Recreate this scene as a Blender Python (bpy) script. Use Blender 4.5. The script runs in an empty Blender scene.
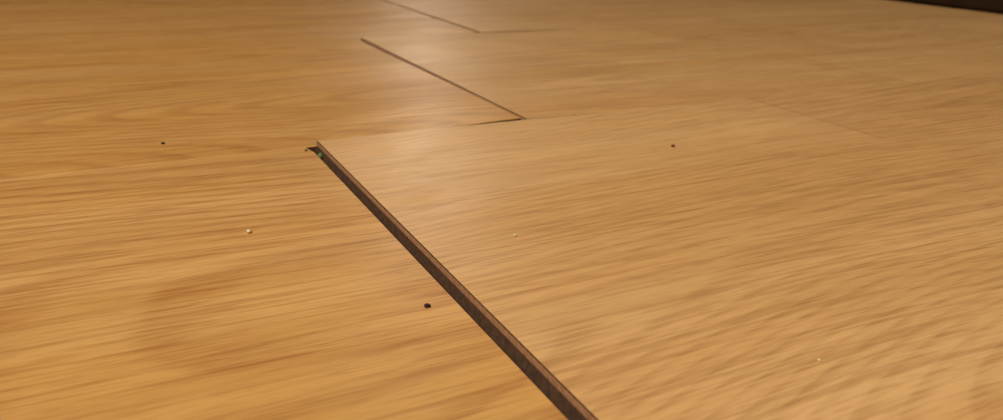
import bpy, bmesh, math, random
from mathutils import Matrix, Vector
random.seed(4)
S = bpy.context.scene
S.view_settings.view_transform = 'Standard'
S.view_settings.look = 'None'

def lin(r, g, b):
    f = lambda c: ((c/255+0.055)/1.055)**2.4 if c/255 > 0.04045 else c/255/12.92
    return (f(r), f(g), f(b), 1)

class NT:
    def __init__(s, name):
        s.m = bpy.data.materials.new(name); s.m.use_nodes = True
        s.t = s.m.node_tree; s.b = s.t.nodes['Principled BSDF']
    def n(s, typ, **kw):
        nd = s.t.nodes.new(typ)
        for k, v in kw.items(): setattr(nd, k, v)
        return nd
    def l(s, a, b): s.t.links.new(a, b)
    def val(s, nd, key, v):
        if hasattr(v, 'links') : s.l(v, nd.inputs[key])
        else: nd.inputs[key].default_value = v
    def math(s, op, a, b=0.0, clamp=False):
        nd = s.n('ShaderNodeMath', operation=op, use_clamp=clamp)
        s.val(nd, 0, a); s.val(nd, 1, b); return nd.outputs[0]
    def mix(s, fac, a, b, mode='MIX'):
        nd = s.n('ShaderNodeMix', data_type='RGBA', blend_type=mode)
        s.val(nd, 0, fac); s.val(nd, 6, a); s.val(nd, 7, b); return nd.outputs[2]
    def ramp(s, v, lo, hi):
        nd = s.n('ShaderNodeMapRange', interpolation_type='SMOOTHSTEP')
        s.l(v, nd.inputs[0]); nd.inputs[1].default_value = lo; nd.inputs[2].default_value = hi
        return nd.outputs[0]
    def comb(s, x, y, z):
        nd = s.n('ShaderNodeCombineXYZ'); s.val(nd, 0, x); s.val(nd, 1, y); s.val(nd, 2, z); return nd.outputs[0]
    def noise(s, vec, scale=1, detail=2, rough=.5):
        nd = s.n('ShaderNodeTexNoise'); s.l(vec, nd.inputs['Vector'])
        nd.inputs['Scale'].default_value = scale; nd.inputs['Detail'].default_value = detail
        nd.inputs['Roughness'].default_value = rough; return nd.outputs[0]

def oak(name, light, mid, dark, streak, contrast, seed=0, rings=45, tone=.0, wob=.001):
    N = NT(name)
    tc = N.n('ShaderNodeTexCoord'); sp = N.n('ShaderNodeSeparateXYZ'); N.l(tc.outputs['Object'], sp.inputs[0])
    oi = N.n('ShaderNodeObjectInfo'); rnd = N.math('ADD', N.math('MULTIPLY', oi.outputs['Random'], 37.0), seed)
    x = N.math('ADD', sp.outputs[0], rnd); y = sp.outputs[1]
    w = N.noise(N.comb(N.math('MULTIPLY', x, 5), N.math('MULTIPLY', y, 8), rnd), 1, 1)
    w2 = N.noise(N.comb(N.math('MULTIPLY', x, 18), N.math('MULTIPLY', y, 50), rnd), 1, 0)
    y2 = N.math('ADD', y, N.math('MULTIPLY', N.math('SUBTRACT', w, .5), .018))
    y2 = N.math('ADD', y2, N.math('MULTIPLY', N.math('SUBTRACT', w2, .5), wob))
    def st(sx, sy, d, lo, hi, r=.5):
        return N.ramp(N.noise(N.comb(N.math('MULTIPLY', x, sx), N.math('MULTIPLY', y2, sy), rnd), 1, d, r), lo, hi)
    # growth-ring contours (cathedral figure)
    F = N.noise(N.comb(N.math('MULTIPLY', x, 1.6), N.math('MULTIPLY', y2, 11), rnd), 1, 0)
    fr = N.math('FRACT', N.math('MULTIPLY', F, rings))
    ring = N.math('MULTIPLY', N.ramp(fr, .35, .8), N.math('SUBTRACT', 1.0, N.ramp(fr, .85, 1.0)))
    broad = st(4, 36, 2, .3, .7)
    bands = st(7, 120, 1, .4, .68)
    streaks = st(26, 640, 2, .50, .64, .6)
    fine = st(60, 1500, 2, .45, .68, .6)
    dash = st(170, 1500, 1, .5, .66)
    c = N.mix(broad, light, mid)
    c = N.mix(N.math('MULTIPLY', bands, .2*contrast), c, dark)
    c = N.mix(N.math('MULTIPLY', N.math('MULTIPLY', ring, N.math('ADD', .35, N.math('MULTIPLY', fine, .65))), .75*contrast), c, dark)
    c = N.mix(N.math('MULTIPLY', streaks, .32*streak), c, dark)
    c = N.mix(N.math('MULTIPLY', fine, .2*streak), c, dark)
    c = N.mix(N.math('MULTIPLY', dash, .15*streak), c, dark)
    if tone:
        # printed three-strip pattern: staves of slightly different tone
        idx = N.math('FLOOR', N.math('DIVIDE', y, .0634))
        u = N.math('DIVIDE', N.math('ADD', N.math('SUBTRACT', sp.outputs[0], .172), N.math('MULTIPLY', N.math('SUBTRACT', 2.0, idx), .19)), .4)
        wn = N.n('ShaderNodeTexWhiteNoise', noise_dimensions='3D')
        N.l(N.comb(N.math('FLOOR', u), 3.7, rnd), wn.inputs['Vector'])
        par = N.math('PINGPONG', N.math('FLOOR', u), 1.0)
        k = N.math('ADD', N.math('MULTIPLY', wn.outputs[0], tone*.4), N.math('MULTIPLY', par, tone))
        c = N.mix(k, c, light)
        e = N.math('ABSOLUTE', N.math('SUBTRACT', N.math('FRACT', N.math('ADD', u, .5)), .5))
        ln = N.math('SUBTRACT', 1.0, N.ramp(e, .0008, .0026))
        c = N.mix(N.math('MULTIPLY', ln, .3), c, dark)
    # faint scuffs / worn haze
    sc = N.ramp(N.noise(N.comb(N.math('MULTIPLY', x, 60), N.math('MULTIPLY', y, 90), rnd), 1, 4, .65), .5, .75)
    c = N.mix(N.math('MULTIPLY', sc, .10), c, light)
    N.l(c, N.b.inputs['Base Color'])
    N.l(N.math('ADD', .41, N.math('MULTIPLY', sc, .1)), N.b.inputs['Roughness'])
    N.b.inputs['IOR'].default_value = 1.45
    # slight unevenness of the swollen boards, then fine embossing
    b0 = N.n('ShaderNodeBump'); b0.inputs['Strength'].default_value = 1; b0.inputs['Distance'].default_value = .0026
    N.l(N.noise(N.comb(N.math('MULTIPLY', x, 14), N.math('MULTIPLY', y, 22), rnd), 1, 1), b0.inputs['Height'])
    bp = N.n('ShaderNodeBump'); bp.inputs['Strength'].default_value = .25; bp.inputs['Distance'].default_value = .0001
    N.l(N.math('ADD', N.math('MULTIPLY', streaks, -.8), N.math('MULTIPLY', dash, -.3)), bp.inputs['Height'])
    N.l(b0.outputs[0], bp.inputs['Normal'])
    N.l(bp.outputs[0], N.b.inputs['Normal'])
    return N.m

def plain(name, c1, c2, scale=60, rough=.8):
    N = NT(name)
    tc = N.n('ShaderNodeTexCoord')
    v = N.noise(tc.outputs['Object'], scale, 4, .6)
    N.l(N.mix(N.ramp(v, .3, .7), c1, c2), N.b.inputs['Base Color'])
    N.b.inputs['Roughness'].default_value = rough
    return N.m

M_warm = oak('oak_laminate_warm', lin(226,181,120), lin(217,168,100), lin(158,97,47), 1.0, .75)
M_pale = oak('oak_laminate_pale', lin(232,190,137), lin(221,175,118), lin(156,106,62), .95, .5, 3, 70, .25, .0006)
M_core = plain('fibreboard_core', lin(200,154,120), lin(166,122,92), 900, .9)
M_coreD = plain('shaded_core_dark', lin(88,62,46), lin(62,42,31), 900, .9)  # core colour darkened to paint gap shade on tongue, groove and sides
M_foam = plain('underlay_foam', lin(30,26,18), lin(20,18,13), 300, .95)
M_green = plain('green_underlay', lin(110,140,95), lin(66,96,64), 600, .6)
M_wall = plain('wall_paint', lin(160,130,98), lin(150,120,90), 30, .9)
M_wallD = plain('dark_wood_panelling', lin(50,30,18), lin(40,24,14), 30, .7)
M_ceil = plain('ceiling_paint', lin(225,210,180), lin(220,204,174), 30, .9)
M_base = plain('dark_baseboard_wood', lin(44,24,14), lin(30,16,9), 40, .5)
M_dark = plain('dark_grit', lin(50,28,14), lin(30,16,8), 900, .8)
M_white = plain('pale_crumb', lin(240,225,195), lin(215,195,160), 900, .8)
M_brown = plain('brown_grit', lin(140,70,40), lin(110,52,30), 900, .8)

def add(name, bm, mats, loc=(0,0,0), smooth=False):
    me = bpy.data.meshes.new(name); bmesh.ops.recalc_face_normals(bm, faces=bm.faces); bm.to_mesh(me); bm.free()
    for m in mats: me.materials.append(m)
    for p in me.polygons: p.use_smooth = smooth
    o = bpy.data.objects.new(name, me); o.location = loc; S.collection.objects.link(o); return o

T = .008
def plank(x0, x1, y0, y1, mat, dz=0.0, chip=0.0, warp=None):
    """click-laminate board: tongue on the left end, groove on the right end.
    warp(x,y) -> (dy,dz) buckles the board (world coordinates)"""
    L = x1-x0; W = y1-y0; c = .0002
    prof = lambda dr: [(c,0),(0,-c),(0,-.0015),(-.0008,-.0034),(-.0008,-.005),(0,-.0056),(0,-T),
            (L+.0003,-T),(L+.0003,-.0064),(L-.004,-.0058),(L-.004,-.003),(L+dr,-.0026),(L+dr,-c),(L-c+dr,0)]
    ys = [(0,c,0),(c,0,0)] + [(W*k/8,0,0) for k in range(1,8)]
    if chip: ys += [(W-.006,0,0),(W-.003,0,-chip*.55)]
    ys += [(W-c,0,-chip),(W,c,-chip)]
    bm = bmesh.new(); rings = []
    for (y, dzt, dr) in ys:
        ring = []
        for i,(px,pz) in enumerate(prof(dr)):
            z = pz - (dzt if i in (0,13) else 0)
            if i in (1,12) and dzt: z -= c*.4
            ring.append(bm.verts.new((px, y, z)))
        rings.append(ring)
    n = 14
    for a, b in zip(rings, rings[1:]):
        for i in range(n):
            j = (i+1) % n
            f = bm.faces.new((a[i], a[j], b[j], b[i]))
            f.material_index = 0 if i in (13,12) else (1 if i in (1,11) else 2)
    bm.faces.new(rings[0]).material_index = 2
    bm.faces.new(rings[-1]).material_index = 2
    if warp:
        d = .006; cuts = []; p = .008
        while p < L/2:
            cuts += [p, L-p]; p += d; d *= 1.2
        for cx in sorted(cuts):
            bmesh.ops.bisect_plane(bm, geom=bm.verts[:]+bm.edges[:]+bm.faces[:], plane_co=(cx,0,0), plane_no=(1,0,0))
        for v in bm.verts:
            ddy, ddz = warp(v.co.x+x0, v.co.y+y0)
            v.co.y += ddy; v.co.z += ddz
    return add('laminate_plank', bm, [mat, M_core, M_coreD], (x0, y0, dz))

H=.07; W=.19; yA=.2366; g=.0001
XR=.634; XL=-2.2; YB=3.0; YF=-1.2
x1,x2,x3 = .0545,.1282,.199
def sm(a, b, v):
    t = max(0, min(1, (v-a)/(b-a))); return t*t*(3-2*t)
# row 1 (the subject)
plank(x1-1.2, x1, yA-W+g, yA-g, M_warm, chip=.0012)
plank(x1+.0022, XR-.008, yA-W+g, yA-.0002, M_pale, dz=.0004,
      warp=lambda x,y: (0, .0014*(1-sm(x1, x1+.26, x))))
# row 2 - left board bows up toward its free right end, right board's near edge stands proud
plank(x2-1.2, x2, yA+.0002, yA+W-g, M_warm,
      warp=lambda x,y: (.0018*sm(x2-.06,x2,x)*(1-sm(yA,yA+.12,y)), .0017*sm(x2-.07, x2, x)*(1-.6*sm(yA,yA+W,y))))
plank(x2+.0014, XR-.008, yA+.0001, yA+W-.0002, M_pale, dz=.0003,
      warp=lambda x,y: (.0008*(1-sm(x2,x2+.06,x))*(1-sm(yA,yA+.1,y)), .0012*(1-sm(x2, x2+.13, x))))
# row 3
plank(x3-1.2, x3, yA+W+.0002, yA+2*W-g, M_warm,
      warp=lambda x,y: (0, .0012*sm(x3-.06, x3, x)))
plank(x3+.0019, XR-.008, yA+W+.0001, yA+2*W-g, M_pale, dz=.0001,
      warp=lambda x,y: (0, .0011*(1-sm(x3, x3+.12, x))))
# remaining rows of the room
def fill(y0, y1, offs):
    x = offs
    while x > XL: x -= 1.2
    while x < XR-.02:
        a = max(x, XL+.008); b = min(x+1.2, XR-.008)
        if b-a > .03: plank(a, b-.0004, y0, y1, random.choice([M_warm, M_pale]))
        x += 1.2
r = 2
while yA+r*W < YB-.03:
    fill(yA+r*W+g, min(yA+(r+1)*W-g, YB-.008), x3+.07*(r-1)); r += 1
r = -2
while yA+(r+1)*W > YF+.03:
    fill(max(yA+r*W+g, YF+.008), yA+(r+1)*W-g, .0545+.07*r); r -= 1
for k,xx in enumerate((x1,x2,x3)):
    plank(XL+.008, xx-1.2-.0006, yA+(k-1)*W+g, yA+k*W-g, M_warm)

def box(name, a, b, mat, bevel=0):
    bm = bmesh.new(); bmesh.ops.create_cube(bm, size=1)
    for v in bm.verts: v.co = Vector([(a[i]+b[i])/2+(b[i]-a[i])*v.co[i] for i in range(3)])
    if bevel: bmesh.ops.bevel(bm, geom=bm.edges[:], offset=bevel, segments=2, affect='EDGES')
    return add(name, bm, [mat])
box('floor', (XL,YF,-.06), (XR,YB,-T-.0002), M_foam)
box('wall_right', (XR,YF-.1,-.06), (XR+.1,YB+.1,2.4), M_wallD)
box('wall_left', (XL-.1,YF-.1,-.06), (XL,YB+.1,2.4), M_wall)
box('wall_back', (XL,YB,-.06), (XR,YB+.1,2.4), M_wall)
box('wall_front', (XL,YF-.1,-.06), (XR,YF,2.4), M_wall)
box('ceiling', (XL-.1,YF-.1,2.4), (XR+.1,YB+.1,2.5), M_ceil)
box('baseboard_right', (XR-.014,YF,.0006), (XR,YB,.11), M_base, .003)
box('baseboard_back', (XL,YB-.014,.0006), (XR-.014,YB,.11), M_base, .003)
box('baseboard_left', (XL,YF,.0006), (XL+.014,YB-.014,.11), M_base, .003)

# small debris
def speck(name, x, y, r, mat, z=0, flat=.6):
    bm = bmesh.new(); bmesh.ops.create_icosphere(bm, subdivisions=2, radius=r)
    for v in bm.verts:
        v.co *= 1+random.uniform(-.22,.22); v.co.z *= flat
    zz = min(v.co.z for v in bm.verts)
    add(name, bm, [mat], (x, y, z-zz), True)
# resting places of the crumbs, metres on the floor
Xc = Vector((.8946,.1396,-.4245)); Yc = Vector((-.4463,.3258,-.8335))
Xc.normalize(); Yc = (Yc-Xc*Xc.dot(Yc)).normalized(); Zc = Xc.cross(Yc)
def gp(px, py, z=0):
    d = Vector((px-501.5, 210-py, -805.9)); t = -(H-z)/d.dot(Zc); return d.dot(Xc)*t, d.dot(Yc)*t
for n_,px,py,r_,m_ in [('grit_speck',427,307,.0006,M_dark),('paint_crumb',249,233,.0006,M_white),
      ('grit_speck',163,144,.0005,M_dark),('grit_speck',673,147,.0006,M_brown),('paint_crumb',515,236,.0004,M_white),
      ('paint_crumb',819,361,.0003,M_white),('grit_speck',306,151,.0004,M_dark)]:
    a = gp(px,py); z = 0
    if a[0] > x1+.003: z = .0004+.0014*(1-sm(x1,x1+.26,a[0])); a = gp(px,py,z)
    speck(n_, a[0], a[1], r_, m_, z)
speck('underlay_scrap', .0556, yA-.0085, .0010, M_green, -.0018, 1)  # scrap of green underlay foam showing in the gap

# lamps
def area(name, loc, target, size, power, col):
    ld = bpy.data.lights.new(name, 'AREA'); ld.shape = 'DISK'; ld.size = size; ld.energy = power; ld.color = col
    o = bpy.data.objects.new(name, ld); o.location = loc
    o.rotation_euler = (Vector(target)-Vector(loc)).to_track_quat('-Z','Y').to_euler(); S.collection.objects.link(o)
area('ceiling_lamp', (-.55,-.3,1.2), (.2,.1,0), .3, 19.5, (1,.86,.63))
area('wall_lamp', (.58,1.5,.5), (.15,.5,0), .10, .75, (1,.88,.72))
w = bpy.data.worlds.new('World'); S.world = w; w.use_nodes = True
w.node_tree.nodes['Background'].inputs[0].default_value = (1,.8,.55,1); w.node_tree.nodes['Background'].inputs[1].default_value = .1

cd = bpy.data.cameras.new('camera'); cam = bpy.data.objects.new('camera', cd); S.collection.objects.link(cam)
cam.matrix_world = Matrix.Translation((0,0,H)) @ Matrix((Xc, Yc, Zc)).to_4x4()
cd.sensor_width = 36; cd.lens = 805.9/1003*36; cd.clip_start = .005
cd.dof.use_dof = True; cd.dof.focus_distance = .175; cd.dof.aperture_fstop = 27
S.camera = cam
